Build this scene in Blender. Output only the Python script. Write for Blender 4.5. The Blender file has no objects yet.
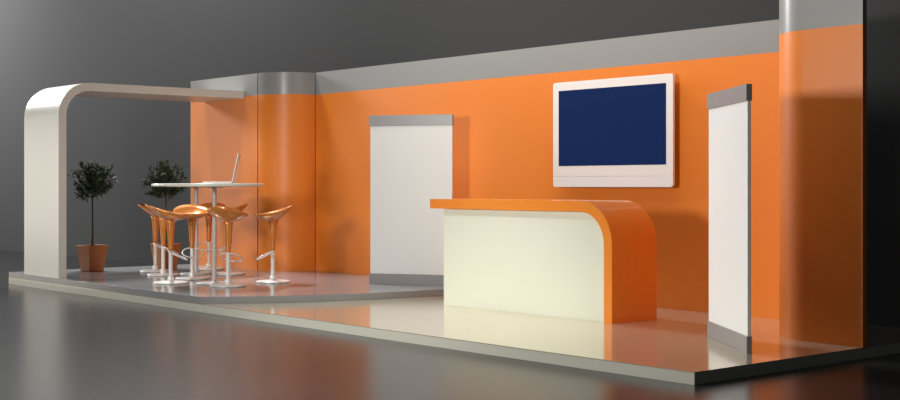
import bpy, bmesh, math, random
from mathutils import Vector, Matrix
PI = math.pi
S = bpy.context.scene
COL = S.collection
random.seed(7)

# ------------------------------------------------------------ camera
cam_d = bpy.data.cameras.new('camera')
cam = bpy.data.objects.new('camera', cam_d); COL.objects.link(cam)
cam_d.sensor_width = 36.0
cam_d.lens = 1301.0 / 900.0 * 36.0
cam_d.shift_y = -15.0 / 900.0
cam_d.clip_end = 200
cam.location = (0, 0, 1.22)
YAW = math.radians(90 - 40.5)            # the view runs along (-cos 40.5, sin 40.5)
cam.rotation_euler = (PI / 2, 0, YAW)
S.camera = cam

# ------------------------------------------------------------ world, lights, exposure
w = bpy.data.worlds.new('hall_ambience'); S.world = w; w.use_nodes = True
w.node_tree.nodes['Background'].inputs[0].default_value = (0.95, 0.98, 1.0, 1)
w.node_tree.nodes['Background'].inputs[1].default_value = 0.055

def area(name, loc, target, size, power, col=(1, 1, 1), sy=None):
    d = bpy.data.lights.new(name, 'AREA'); d.energy = power; d.color = col
    d.shape = 'RECTANGLE'; d.size = size; d.size_y = sy or size
    o = bpy.data.objects.new(name, d); COL.objects.link(o); o.location = loc
    o.rotation_euler = (Vector(target) - Vector(loc)).to_track_quat('-Z', 'Y').to_euler()
    return o
area('key_softbox', (-8.2, 0.4, 2.15), (-8.8, 8.5, 1.4), 1.0, 330, (1, 0.965, 0.91))
area('wall_top_fill', (-9.0, 8.1, 3.7), (-9.0, 9.3, 2.3), 6.2, 62, (1, 0.97, 0.92), 0.5)  # added fill so the orange wall brightens towards its top, not a known fixture
area('backdrop_softbox', (-26.0, 5.2, 6.5), (-23.5, 9.7, 3.2), 2.7, 1350, (1, 1, 1))
area('backdrop_fill', (-17.0, 8.6, 8.8), (-15.5, 9.9, 3.5), 2.6, 1300, (1, 1, 1), 0.5)  # second backdrop light, added to lift the middle of the hall wall
area('side_sheen_fill', (-22.5, 3.8, 1.25), (-15.0, 8.6, 1.3), 3.6, 82, (1, 0.90, 0.76), 2.3)  # added out-of-view light that puts a pale sheen on the left wing
def spot(name, loc, target, power, deg, col=(1, 1, 1), r=0.3):
    d = bpy.data.lights.new(name, 'SPOT'); d.energy = power; d.color = col
    d.spot_size = math.radians(deg); d.spot_blend = 0.8; d.shadow_soft_size = r
    o = bpy.data.objects.new(name, d); COL.objects.link(o); o.location = loc
    o.rotation_euler = (Vector(target) - Vector(loc)).to_track_quat('-Z', 'Y').to_euler()
spot('arch_fill', (-14.2, -0.5, 4.6), (-14.85, 6.3, 1.35), 850, 27, (1, 0.98, 0.94), 0.35)  # narrow fill added to brighten the front of the arch
spot('overhead_spot', (-8.9, 5.0, 4.7), (-8.7, 6.75, 0.0), 760, 50, (1, 0.97, 0.90), 0.4)
spot('wing_fill', (-5.7, 6.2, 4.3), (-5.35, 8.13, 2.35), 105, 44, (1, 0.97, 0.92), 0.3)  # fill added for the upper right wing, no such lamp known
spot('deck_fill', (-11.3, 1.0, 4.4), (-13.3, 7.6, 0.7), 400, 30, (1, 0.97, 0.92), 0.35)  # fill added to lift the dark stools on the deck
S.view_settings.view_transform = 'Standard'
S.view_settings.look = 'None'
S.view_settings.exposure = 0.0
S.view_settings.gamma = 1.0
S.view_settings.use_curve_mapping = False

# ------------------------------------------------------------ materials
def mat(name, col, rough=0.5, metal=0.0, coat=0.0, coat_rough=0.1, ior=1.5, noise=0.0, nscale=4.0,
        bump=0.0, bscale=200.0, emit=None, spec=0.5):
    m = bpy.data.materials.new(name); m.use_nodes = True
    nt = m.node_tree; b = nt.nodes['Principled BSDF']
    b.inputs['Base Color'].default_value = (*col, 1)
    b.inputs['Roughness'].default_value = rough
    b.inputs['Metallic'].default_value = metal
    b.inputs['Coat Weight'].default_value = coat
    b.inputs['Coat Roughness'].default_value = coat_rough
    b.inputs['IOR'].default_value = ior
    b.inputs['Specular IOR Level'].default_value = spec
    tc = nt.nodes.new('ShaderNodeTexCoord')
    n = nt.nodes.new('ShaderNodeTexNoise'); n.inputs['Scale'].default_value = nscale
    n.inputs['Detail'].default_value = 3
    nt.links.new(tc.outputs['Object'], n.inputs['Vector'])
    mr = nt.nodes.new('ShaderNodeMapRange')
    mr.inputs['To Min'].default_value = 1 - noise; mr.inputs['To Max'].default_value = 1 + noise
    nt.links.new(n.outputs['Fac'], mr.inputs['Value'])
    mx = nt.nodes.new('ShaderNodeMix'); mx.data_type = 'RGBA'; mx.blend_type = 'MULTIPLY'
    mx.inputs['Factor'].default_value = 1.0
    mx.inputs['A'].default_value = (*col, 1)
    nt.links.new(mr.outputs['Result'], mx.inputs['B'])
    nt.links.new(mx.outputs['Result'], b.inputs['Base Color'])
    if bump:
        n2 = nt.nodes.new('ShaderNodeTexNoise'); n2.inputs['Scale'].default_value = bscale
        nt.links.new(tc.outputs['Object'], n2.inputs['Vector'])
        bp = nt.nodes.new('ShaderNodeBump'); bp.inputs['Strength'].default_value = bump
        bp.inputs['Distance'].default_value = 0.002
        nt.links.new(n2.outputs['Fac'], bp.inputs['Height'])
        nt.links.new(bp.outputs['Normal'], b.inputs['Normal'])
    if emit:
        b.inputs['Emission Color'].default_value = (*emit[0], 1)
        b.inputs['Emission Strength'].default_value = emit[1]
    return m

M = dict(
    hall_floor=mat('hall_floor_grey', (0.016, 0.016, 0.016), 0.26, ior=1.45, noise=0.03, nscale=0.6),
    hall_wall=mat('hall_wall_grey', (0.055, 0.055, 0.056), 0.9, noise=0.02, nscale=0.4, spec=0.1),
    base=mat('platform_off_white', (0.64, 0.585, 0.44), 0.13, metal=0.6, ior=1.7, noise=0.015, nscale=1.5),
    trim=mat('platform_edge_off_white', (0.46, 0.46, 0.40), 0.3, noise=0.015, nscale=1.5),
    deck=mat('deck_grey', (0.24, 0.24, 0.245), 0.16, noise=0.02, nscale=1.5),
    orange=mat('wall_orange', (0.75, 0.205, 0.022), 0.40, spec=0.42, noise=0.02, nscale=0.8),
    band=mat('wall_band_grey', (0.28, 0.28, 0.275), 0.28, noise=0.02, nscale=0.8),
    white=mat('satin_off_white', (0.68, 0.70, 0.61), 0.35, noise=0.01),
    arch=mat('arch_off_white', (0.66, 0.655, 0.60), 0.32, noise=0.01),
    counter=mat('counter_orange', (0.78, 0.245, 0.035), 0.22, noise=0.015),
    panel=mat('banner_white', (0.74, 0.74, 0.74), 0.4, noise=0.01),
    rail=mat('rail_grey', (0.23, 0.23, 0.235), 0.35, noise=0.02),
    tv=mat('television_white', (0.82, 0.78, 0.76), 0.3, noise=0.01),
    seam=mat('seam_dark', (0.25, 0.23, 0.22), 0.5),
    screen=mat('screen_navy', (0.004, 0.012, 0.05), 0.2, emit=((0.004, 0.016, 0.07), 0.6)),
    seat=mat('stool_copper_orange', (0.68, 0.235, 0.045), 0.24, metal=0.3, coat=0.5, noise=0.02),
    chrome=mat('brushed_steel', (0.80, 0.79, 0.77), 0.3, metal=0.25, noise=0.02),
    chrome2=mat('painted_steel', (0.50, 0.50, 0.51), 0.33, metal=0.2, noise=0.02),
    table=mat('table_top_white', (0.66, 0.66, 0.58), 0.3, noise=0.01),
    pot=mat('pot_orange', (0.36, 0.125, 0.035), 0.35, noise=0.05, nscale=8),
    soil=mat('soil_brown', (0.04, 0.028, 0.02), 0.95, noise=0.4, nscale=60, bump=0.8),
    bark=mat('bark', (0.075, 0.065, 0.045), 0.85, noise=0.3, nscale=50, bump=0.5),
    leaf=mat('leaf_green', (0.028, 0.056, 0.022), 0.45, noise=0.5, nscale=9),
    laptop=mat('laptop_silver', (0.72, 0.70, 0.68), 0.35, metal=0.2, noise=0.01),
    keys=mat('laptop_keys', (0.10, 0.10, 0.11), 0.5),
    lapscreen=mat('laptop_screen', (0.50, 0.48, 0.46), 0.3),
)

# ------------------------------------------------------------ helpers
def obj(name, bm, m, parent=None, loc=None, rotz=None, smooth=False, bevel=0.0, seg=2):
    bmesh.ops.recalc_face_normals(bm, faces=bm.faces)
    me = bpy.data.meshes.new(name); bm.to_mesh(me); bm.free()
    me.materials.append(M[m])
    o = bpy.data.objects.new(name, me); COL.objects.link(o)
    if parent: o.parent = parent
    if loc: o.location = loc
    if rotz is not None: o.rotation_euler = (0, 0, rotz)
    if smooth:
        for p in me.polygons: p.use_smooth = True
    if bevel:
        b = o.modifiers.new('bevel', 'BEVEL'); b.width = bevel; b.segments = seg; b.limit_method = 'ANGLE'
        b.angle_limit = math.radians(40)
        for p in me.polygons: p.use_smooth = True
        e = o.modifiers.new('wn', 'WEIGHTED_NORMAL'); e.keep_sharp = False
    return o
def thing(name, label, cat, loc=(0, 0, 0), rotz=0.0, group=None):
    o = bpy.data.objects.new(name, None); COL.objects.link(o)
    o.empty_display_size = 0.1
    o.location = loc; o.rotation_euler = (0, 0, rotz)
    o['label'] = label; o['category'] = cat
    if group: o['group'] = group
    return o
def tag(o, label, cat, group=None):
    o['label'] = label; o['category'] = cat
    if group: o['group'] = group
    return o
def struct(name, bm, m, **k):
    o = obj(name, bm, m, **k); o['kind'] = 'structure'; return o
def box(bm, x0, x1, y0, y1, z0, z1):
    v = [bm.verts.new((x, y, z)) for z in (z0, z1) for y in (y0, y1) for x in (x0, x1)]
    for f in ((0, 1, 3, 2), (4, 5, 7, 6), (0, 1, 5, 4), (2, 3, 7, 6), (0, 2, 6, 4), (1, 3, 7, 5)):
        bm.faces.new([v[i] for i in f])
    return bm
def prism(bm, pts, lo, hi, axis='z'):
    """closed outline pts extruded between lo and hi along an axis"""
    def P(a, b, c):
        return {'z': (a, b, c), 'y': (a, c, b), 'x': (c, a, b)}[axis]
    A = [bm.verts.new(P(a, b, lo)) for a, b in pts]; B = [bm.verts.new(P(a, b, hi)) for a, b in pts]
    bm.faces.new(A); bm.faces.new(B[::-1]); n = len(pts)
    for i in range(n): bm.faces.new((A[i], A[(i + 1) % n], B[(i + 1) % n], B[i]))
    return bm
def band(bm, front, back, lo, hi, axis='z'):
    """a strip with thickness: two parallel open outlines, quads all round"""
    def P(a, b, c):
        return {'z': (a, b, c), 'y': (a, c, b), 'x': (c, a, b)}[axis]
    rows = [[bm.verts.new(P(a, b, z)) for a, b in path] for path, z in
            ((front, lo), (front, hi), (back, hi), (back, lo))]
    n = len(front)
    for i in range(n - 1):
        for r in range(4):
            a, b = rows[r], rows[(r + 1) % 4]
            bm.faces.new((a[i], a[i + 1], b[i + 1], b[i]))
    for i in (0, n - 1): bm.faces.new([rows[r][i] for r in range(4)])
    return bm
def lathe(bm, prof, seg=32, c=(0, 0)):
    rings = []
    for r, z in prof:
        rings.append([bm.verts.new((c[0] + r * math.cos(2 * PI * k / seg), c[1] + r * math.sin(2 * PI * k / seg), z))
                      for k in range(seg)])
    for a, b in zip(rings, rings[1:]):
        for k in range(seg): bm.faces.new((a[k], a[(k + 1) % seg], b[(k + 1) % seg], b[k]))
    bm.faces.new(rings[0]); bm.faces.new(rings[-1][::-1])
    return bm
def tube(bm, pts, r, seg=10, closed=False):
    n = len(pts); rings = []
    for i, p in enumerate(pts):
        p = Vector(p)
        if closed: t = Vector(pts[(i + 1) % n]) - Vector(pts[i - 1])
        else: t = Vector(pts[min(i + 1, n - 1)]) - Vector(pts[max(i - 1, 0)])
        t.normalize(); u = t.orthogonal() if abs(t.z) > .9 else t.cross(Vector((0, 0, 1)))
        u.normalize(); v = t.cross(u)
        rr = r[i] if isinstance(r, (list, tuple)) else r
        rings.append([bm.verts.new(p + rr * (math.cos(2 * PI * k / seg) * u + math.sin(2 * PI * k / seg) * v)) for k in range(seg)])
    for i in range(n if closed else n - 1):
        a, b = rings[i], rings[(i + 1) % n]
        for k in range(seg): bm.faces.new((a[k], a[(k + 1) % seg], b[(k + 1) % seg], b[k]))
    if not closed: bm.faces.new(rings[0]); bm.faces.new(rings[-1][::-1])
    return bm
def arc(cx, cy, r, a0, a1, n=24):
    return [(cx + r * math.cos(math.radians(a0 + (a1 - a0) * i / n)), cy + r * math.sin(math.radians(a0 + (a1 - a0) * i / n)))
            for i in range(n + 1)]
def dup(root, loc, rotz, label, group=None):
    r = root.copy(); COL.objects.link(r); r.location = loc; r.rotation_euler = (0, 0, rotz)
    r['label'] = label
    if group: r['group'] = group
    for ch in list(root.children):
        c = ch.copy(); COL.objects.link(c); c.parent = r
        for g in ch.children:
            d = g.copy(); COL.objects.link(d); d.parent = c
    return r
NB = bmesh.new

# ------------------------------------------------------------ the hall
ZB, ZD = 0.0793, 0.1464                  # top of the platform, top of the raised deck
XL, XR, YF = -15.73, -5.06, 6.28
bm = NB(); box(bm, -60, 14, -12, 14, -0.1, 0); struct('floor', bm, 'hall_floor')
# the back wall runs very slightly off parallel to the stand
def wy(x): return 9.45 + (x + 22.4) * 0.75 / 16.2 * 0.85 + 0.05
bm = NB(); prism(bm, [(-60, wy(-60)), (14, wy(14)), (14, wy(14) + .2), (-60, wy(-60) + .2)], 0, 9)
struct('wall_back', bm, 'hall_wall')

# ------------------------------------------------------------ the stand
pf = thing('platform', 'long low off-white glossy platform carrying the whole orange exhibition stand', 'platform', (0, 0, 0))
bm = NB(); box(bm, XL + .0005, XR - .0005, YF + .0005, 9.3995, ZB - .006, ZB); obj('floor_panel', bm, 'base', pf)
bm = NB(); box(bm, XL, XR, YF, 9.40, 0.0005, ZB - .0061); obj('edge_trim', bm, 'trim', pf)['label'] = 'off-white front edge'

curve = [(-11.05, YF + .001), (-10.93, 6.46), (-10.80, 6.67), (-10.66, 6.92), (-10.53, 7.22), (-10.42, 7.55),
         (-10.33, 7.95), (-10.27, 8.35), (-10.235, 8.8), (-10.225, 9.305)]
bm = NB(); prism(bm, [(XL, YF + .001)] + curve + [(-13.51, 9.305), (-13.51, 9.38), (XL, 9.38)], ZB, ZD)
tag(obj('raised_deck', bm, 'deck', bevel=0.001), 'grey raised deck with a curved edge, under the bar stools', 'deck')

wall = thing('display_backdrop', 'long orange display wall with a grey header band and curved ends', 'display wall', (0, 0, 0))
ZT, ZO, TH = 2.628, 2.352, 0.05
def wall_part(name, fr, bk, z0, label):
    bm = NB(); band(bm, fr, bk, z0, ZO)
    o = obj(name, bm, 'orange', wall); o['label'] = label
    bm = NB(); band(bm, fr, bk, ZO, ZT)
    h = obj('header_band', bm, 'band', o); h['label'] = 'grey header band'
    for q in (o, h):
        for p in q.data.polygons: p.use_smooth = True
        e = q.modifiers.new('edge', 'EDGE_SPLIT'); e.split_angle = math.radians(30)
    return o
YW, YL, YR = 9.31, 8.80, 8.13
RL = YW - YL
wall_part('wing_panel', [(XL, YL), (-14.045, YL)], [(XL, YL + TH), (-14.045, YL + TH)], ZD, 'flat left wing panel behind the tables')
wall_part('corner_panel', arc(-14.02, YW, RL, -90, 0), arc(-14.02, YW, RL - TH, -90, 0), ZD, 'curved corner behind the stools')
wall_part('back_panel', [(-13.49, YW), (-5.95, YW)], [(-13.49, YW + TH), (-5.95, YW + TH)], ZB, 'main back panel behind the counter')
fr = [(-5.95, YW)] + [(-5.95, 8.53)] + arc(-5.55, 8.53, .40, 180, 270) [1:]
bk = [(-5.95 + TH, YW)] + [(-5.95 + TH, 8.53)] + arc(-5.55, 8.53, .40 - TH, 180, 270)[1:]
wall_part('corner_panel', fr, bk, ZB, 'curved corner at the right end')
wall_part('wing_panel', [(-5.55, YR), (XR, YR)], [(-5.55, YR + TH), (XR, YR + TH)], ZB, 'flat right wing panel')

# arch: a folded ribbon, profile in the YZ plane
oy, oz, ro, th = 6.71, 2.03, 0.39, 0.095
outer = [(6.32, 0), (6.32, 1.0)] + arc(oy, oz, ro, 180, 90, 28) + [(YL - .002, oz + ro)]
inner = [(6.32 + th, 0), (6.32 + th, 1.0)] + arc(oy, oz, ro - th, 180, 90, 28) + [(YL - .002, oz + ro - th)]
bm = NB(); band(bm, outer, inner, -.495, .495, axis='x')
o = obj('entrance_arch', bm, 'arch', loc=(-14.855, 0, ZD))
for v in o.data.vertices:
    if v.co.z > 1.5: v.co.z -= ZD
for p in o.data.polygons: p.use_smooth = True
e = o.modifiers.new('edge', 'EDGE_SPLIT'); e.split_angle = math.radians(35)
tag(o, 'off-white arch bending from the deck up and back to the wall', 'arch')

# reception counter
cY0, cY1 = 7.96, 8.52
cn = thing('reception_counter', 'white and orange reception counter with a rounded right end under the television', 'counter', (-8.45, cY0, ZB))
def loc_(o): o.location = (8.45, -cY0, -ZB); return o
co = [(-9.615, 1.086)] + arc(-7.63, .726, .36, 90, 0, 24) + [(-7.27, ZB)]
ci = [(-9.615, .990)] + arc(-7.63, .726, .27, 90, 0, 24) + [(-7.36, ZB)]
ci[0] = (-9.615, .996)
bm = NB(); band(bm, co, ci, cY0, cY1, axis='y')
o = loc_(obj('counter_top', bm, 'counter', cn)); o['label'] = 'orange top folding down the right side'
for p in o.data.polygons: p.use_smooth = True
e = o.modifiers.new('edge', 'EDGE_SPLIT'); e.split_angle = math.radians(35)
bm = NB(); prism(bm, [(-9.47, ZB), (-9.47, .993)] + arc(-7.63, .726, .267, 90, 0, 16) + [(-7.363, ZB)], cY0 + .05, cY0 + .08, axis='y')
loc_(obj('front_panel', bm, 'white', cn))['label'] = 'off-white front panel'
bm = NB(); box(bm, -9.47, -9.43, cY0 + .081, cY1 - .03, ZB, .993)
loc_(obj('side_panel', bm, 'white', cn))
bm = NB(); box(bm, -9.4299, -7.3635, cY0 + .081, cY1 - .12, .60, .625)
loc_(obj('shelf', bm, 'white', cn))

# banners
def banner(x, y, rot, W, z, label):
    t = thing('banner_stand', label, 'banner', (x, y, z), rot, None)
    bm = NB(); box(bm, 0, W, 0, .038, 0, .115); obj('foot_rail', bm, 'rail', t, bevel=.002)['label'] = 'grey foot rail'
    bm = NB(); box(bm, .012, W - .006, .008, .032, .115, 1.712); obj('display_panel', bm, 'panel', t, bevel=.002)['label'] = 'blank white panel'
    bm = NB(); box(bm, 0, W, -.002, .038, 1.712, 1.826); obj('head_rail', bm, 'rail', t, bevel=.002)['label'] = 'grey head rail'
banner(-11.30, 8.495, math.atan2(.489, .822), .957, ZD, 'blank white banner with grey rails standing left of the counter on the grey deck')
banner(-6.215, 7.865, math.atan2(-.626, .829), 1.035, ZB, 'blank banner with grey rails turned nearly edge-on, right of the counter')

# television
tv = thing('television', 'white wall-mounted flat television with a dark blue screen above the counter', 'television', (-8.443, 9.308, 1.20))
def rrect(x0, x1, z0, z1, r, n=6):
    if z0 > 0: return arc(x1 - r, z1 - r, r, 0, 90, n) + arc(x0 + r, z1 - r, r, 90, 180, n) + [(x0, z0), (x1, z0)]
    return [(x1, z1), (x0, z1)] + (arc(x0 + r, z0 + r, r, 180, 270, n) + arc(x1 - r, z0 + r, r, 270, 360, n))
bm = NB(); prism(bm, rrect(-.768, .768, .1022, 1.036, .03), -.088, -.060, axis='y')
obj('bezel', bm, 'tv', tv, bevel=.002)
bm = NB(); box(bm, -.70, .70, -.0595, -.012, .08, .98); obj('back_housing', bm, 'seam', tv, bevel=.01)['label'] = 'dark back housing'
bm = NB(); prism(bm, rrect(-.768, .768, 0, .1005, .03), -.088, -.060, axis='y')
obj('lower_strip', bm, 'tv', tv, bevel=.002)['label'] = 'plain white strip under the screen'
bm = NB(); box(bm, -.74, .74, -.082, -.062, .099, .107); obj('seam', bm, 'seam', tv)
bm = NB(); box(bm, -.688, .688, -.0895, -.0775, .207, .953); obj('screen', bm, 'screen', tv)['label'] = 'dark blue blank screen'
bm = NB(); box(bm, -.25, .25, -.012, 0, .3, .75); obj('wall_bracket', bm, 'seam', tv)

# ------------------------------------------------------------ bar tables
def table(x, y, label):
    t = thing('bar_table', label, 'table', (x, y, ZD), 0, 'round bar tables on the deck')
    z = 1.2 - ZD
    bm = NB(); lathe(bm, [(.50, z), (.528, z + .006), (.532, z + .02), (.528, z + .034), (.515, z + .038)], 72)
    obj('table_top', bm, 'table', t, smooth=True).modifiers.new('e', 'EDGE_SPLIT').split_angle = math.radians(60)
    bm = NB(); lathe(bm, [(.023, .02), (.023, z)], 24); obj('pole', bm, 'chrome2', t, smooth=True).modifiers.new('e', 'EDGE_SPLIT')
    bm = NB(); lathe(bm, [(.195, 0), (.20, .004), (.198, .012), (.10, .02), (.035, .026), (.028, .04)], 48)
    obj('base_disc', bm, 'chrome2', t, smooth=True)
    bm = NB(); lathe(bm, [(.09, z - .012), (.09, z - .001)], 32); obj('mounting_plate', bm, 'chrome2', t)
table(-12.42, 7.24, 'near round white bar table with the laptop on it')
table(-13.93, 7.87, 'far round white bar table behind the one with the laptop')

# ------------------------------------------------------------ bar stools
def make_stool():
    t = thing('bar_stool', '', 'stool')
    # saucer seat, high at the back (-X), low and open at the front (+X)
    seg = 48
    outerp = [(.028, .650), (.040, .668), (.062, .686), (.098, .703), (.142, .726), (.178, .754), (.201, .787)]
    innerp = [(.198, .790), (.172, .762), (.137, .735), (.092, .713), (.055, .702), (.02, .698)]
    bm = NB(); rings = []
    for r, z in outerp + innerp:
        ring = []
        for k in range(seg):
            a = 2 * PI * k / seg; q = (r / .20) ** 1.5
            dz = q * (-.050 * math.cos(a) + .012 * (math.cos(2 * a)))
            rr = r * (1 + .05 * q * abs(math.sin(a)) + .09 * q * max(0, -math.cos(a)))
            ring.append(bm.verts.new((rr * math.cos(a) , rr * math.sin(a), z + dz)))
        rings.append(ring)
    for a, b in zip(rings, rings[1:]):
        for k in range(seg): bm.faces.new((a[k], a[(k + 1) % seg], b[(k + 1) % seg], b[k]))
    bm.faces.new(rings[0]); bm.faces.new(rings[-1][::-1])
    s = obj('seat', bm, 'seat', t, smooth=True); s['label'] = 'orange saucer seat'
    bm = NB(); lathe(bm, [(.024, .352), (.027, .37), (.034, .50), (.041, .60), (.047, .655), (.058, .683)], 32)
    obj('stem', bm, 'seat', t, smooth=True)['label'] = 'tapering orange stem'
    bm = NB(); lathe(bm, [(.022, .03), (.022, .354)], 24); obj('pole', bm, 'chrome', t, smooth=True).modifiers.new('e', 'EDGE_SPLIT')
    pts = []
    for k in range(40):
        a = 2 * PI * k / 40
        x = .075 + .100 * math.cos(a); y = .118 * math.sin(a)
        pts.append((x, y, .352 - .50 * (x + .02)))
    bm = NB(); tube(bm, pts, .007, 8, closed=True)
    obj('footrest', bm, 'chrome', t, smooth=True)['label'] = 'steel ring footrest'
    bm = NB(); lathe(bm, [(.183, 0), (.190, .005), (.189, .015), (.178, .020), (.05, .027), (.034, .032)], 48)
    obj('base_disc', bm, 'chrome', t, smooth=True)
    bm = NB(); lathe(bm, [(.031, .028), (.035, .036), (.035, .064), (.030, .074), (.02, .078)], 24)
    obj('collar', bm, 'chrome', t, smooth=True)
    return t
proto = make_stool()
vr = math.atan2(.760, .649)              # heading of someone walking left to right through the picture
GS = 'orange bar stools around the two tables'
vr += .19                                # the stools stand left of the middle of the view
spots = [
    (-14.64, 7.70, vr - .1, 'leftmost orange bar stool, with its back to the potted trees'),
    (-13.97, 7.45, vr + .1, 'bar stool second from the left, half hidden behind another seat'),
    (-12.77, 6.90, vr, 'nearest of the left-hand stools, tilted seat open to the right'),
    (-13.21, 7.41, vr - PI / 2 + .1, 'stool whose bowl seat opens toward the front, left of the near table pole'),
    (-13.60, 8.13, vr + PI - .3, 'stool just behind the near table pole, seat half hidden by the front stool'),
    (-14.55, 8.40, vr - PI / 2 - .3, 'farthest stool, almost hidden behind the near table pole'),
    (-12.00, 7.16, vr + PI / 2 - .5, 'stool in front of the near table just right of its pole'),
    (-12.16, 7.82, vr + PI, 'rightmost stool standing apart from the others'),
]
vr -= .19
for i, (x, y, r, lb) in enumerate(spots):
    if i == 0:
        proto.location = (x, y, ZD); proto.rotation_euler = (0, 0, r); proto['label'] = lb; proto['group'] = GS
    else: dup(proto, (x, y, ZD), r, lb, GS)

# ------------------------------------------------------------ laptop
lp = thing('laptop', 'open silver laptop seen from the side on the near bar table', 'laptop', (-12.37, 7.28, 1.239), vr + .09)
bm = NB(); box(bm, -.17, .14, -.18, .18, 0, .016); obj('keyboard_base', bm, 'laptop', lp, bevel=.004)
bm = NB()
for r in range(5):
    for c in range(12): box(bm, -.02 + r * .028, .003 + r * .028, -.165 + c * .028, -.142 + c * .028, .016, .018)
obj('keys', bm, 'keys', lp)
bm = NB(); box(bm, -.14, -.05, -.05, .05, .016, .0168); obj('touchpad', bm, 'keys', lp)
lid = NB(); box(lid, 0, .010, -.18, .18, 0, .315)
bmesh.ops.rotate(lid, verts=lid.verts, cent=(0, 0, 0), matrix=Matrix.Rotation(math.radians(12), 3, 'Y'))
l = obj('lid', lid, 'laptop', lp, loc=(.138, 0, .016), bevel=.003)
sc = NB(); box(sc, -.001, 0, -.165, .165, .02, .30)
bmesh.ops.rotate(sc, verts=sc.verts, cent=(0, 0, 0), matrix=Matrix.Rotation(math.radians(12), 3, 'Y'))
obj('display', sc, 'lapscreen', l)

# ------------------------------------------------------------ potted trees
def tree(x, y, rot, label, seed, ph=.325):
    random.seed(seed)
    t = thing('potted_tree', label, 'plant', (x, y, ZD), rot, 'ball-headed trees in square pots')
    bm = NB()
    a, b, wt = .100, .140, .014
    def sq(s, z): return [bm.verts.new((sx * s, sy * s, z)) for sx, sy in ((-1, -1), (1, -1), (1, 1), (-1, 1))]
    R = [sq(a, 0), sq(b, ph), sq(b - wt, ph), sq(b - wt - .006, ph - .035), sq(a - wt, .02)]
    for p, q in zip(R, R[1:]):
        for k in range(4): bm.faces.new((p[k], p[(k + 1) % 4], q[(k + 1) % 4], q[k]))
    bm.faces.new(R[0]); bm.faces.new(R[-1][::-1])
    obj('pot', bm, 'pot', t, bevel=.003)['label'] = 'square tapered terracotta-orange pot'
    bm = NB(); s = b - wt - .0075
    box(bm, -s, s, -s, s, ph - .07, ph - .04); obj('soil', bm, 'soil', t)
    C = Vector((0, 0, 1.125)); H = 1.125
    pts = [(0, 0, ph - .05), (.004, .003, .5), (-.003, .004, .72), (.002, 0, .90), (0, .002, 1.05)]
    bm = NB(); tube(bm, pts, [.014, .012, .011, .011, .006], 10)
    tips = []
    for k in range(56):
        u = random.uniform(-.75, 1); ph2 = random.uniform(0, 2 * PI)
        d = Vector((math.sqrt(1 - u * u) * math.cos(ph2), math.sqrt(1 - u * u) * math.sin(ph2), u))
        L = random.uniform(.17, .262)
        p0 = Vector((0, 0, .90 + random.uniform(0, .14))); p2 = C + Vector((d.x * L, d.y * L, d.z * L * 1.0))
        p1 = p0.lerp(p2, .5) + Vector((d.x * .02, d.y * .02, -.01))
        tube(bm, [p0, p1, p2], [.004, .003, .0015], 5)
        tips.append((p0, p1, p2, d))
    obj('trunk', bm, 'bark', t, smooth=True)
    bm = NB()
    def leaf(p, d, L, wd):
        d = d.normalized(); s = d.cross(Vector((random.uniform(-1, 1), random.uniform(-1, 1), random.uniform(-1, 1)))).normalized()
        n = d.cross(s); base = bm.verts.new(p); tip = bm.verts.new(p + d * L - n * .06 * L)
        m = bm.verts.new(p + d * L * .5 + n * .004)
        l1 = bm.verts.new(p + d * L * .42 + s * wd - n * .002); r1 = bm.verts.new(p + d * L * .42 - s * wd - n * .002)
        for f in ((base, l1, m), (base, m, r1), (m, l1, tip), (m, tip, r1)): bm.faces.new(f)
    for p0, p1, p2, d in tips:
        for k in range(30):
            q = random.uniform(.30, 1.02)
            p = p0.lerp(p1, q * 2) if q < .5 else p1.lerp(p2, q * 2 - 1)
            out = (p - Vector((0, 0, .98))).normalized()
            ld = (out * .9 + Vector((random.gauss(0, .55), random.gauss(0, .55), random.gauss(.15, .5))))
            leaf(p, ld, random.uniform(.055, .095), random.uniform(.006, .0095))
    # a few long shoots break the round outline
    for k in range(16):
        u = random.uniform(-.3, .9); a2 = random.uniform(0, 2 * PI)
        d = Vector((math.sqrt(1 - u * u) * math.cos(a2), math.sqrt(1 - u * u) * math.sin(a2), u))
        p = C + d * random.uniform(.21, .26)
        for j in range(7): leaf(p + d * j * .006, d + Vector((random.gauss(0, .35), random.gauss(0, .35), random.gauss(0, .3))), .055, .006)
    obj('foliage', bm, 'leaf', t)['label'] = 'dark narrow-leaved ball of foliage'
tree(-15.225, 7.14, .15, 'small ball-headed tree in an orange pot beside the arch leg', 3)
tree(-15.03, 8.05, .15, 'small ball-headed tree behind the stools and the far bar table', 11)
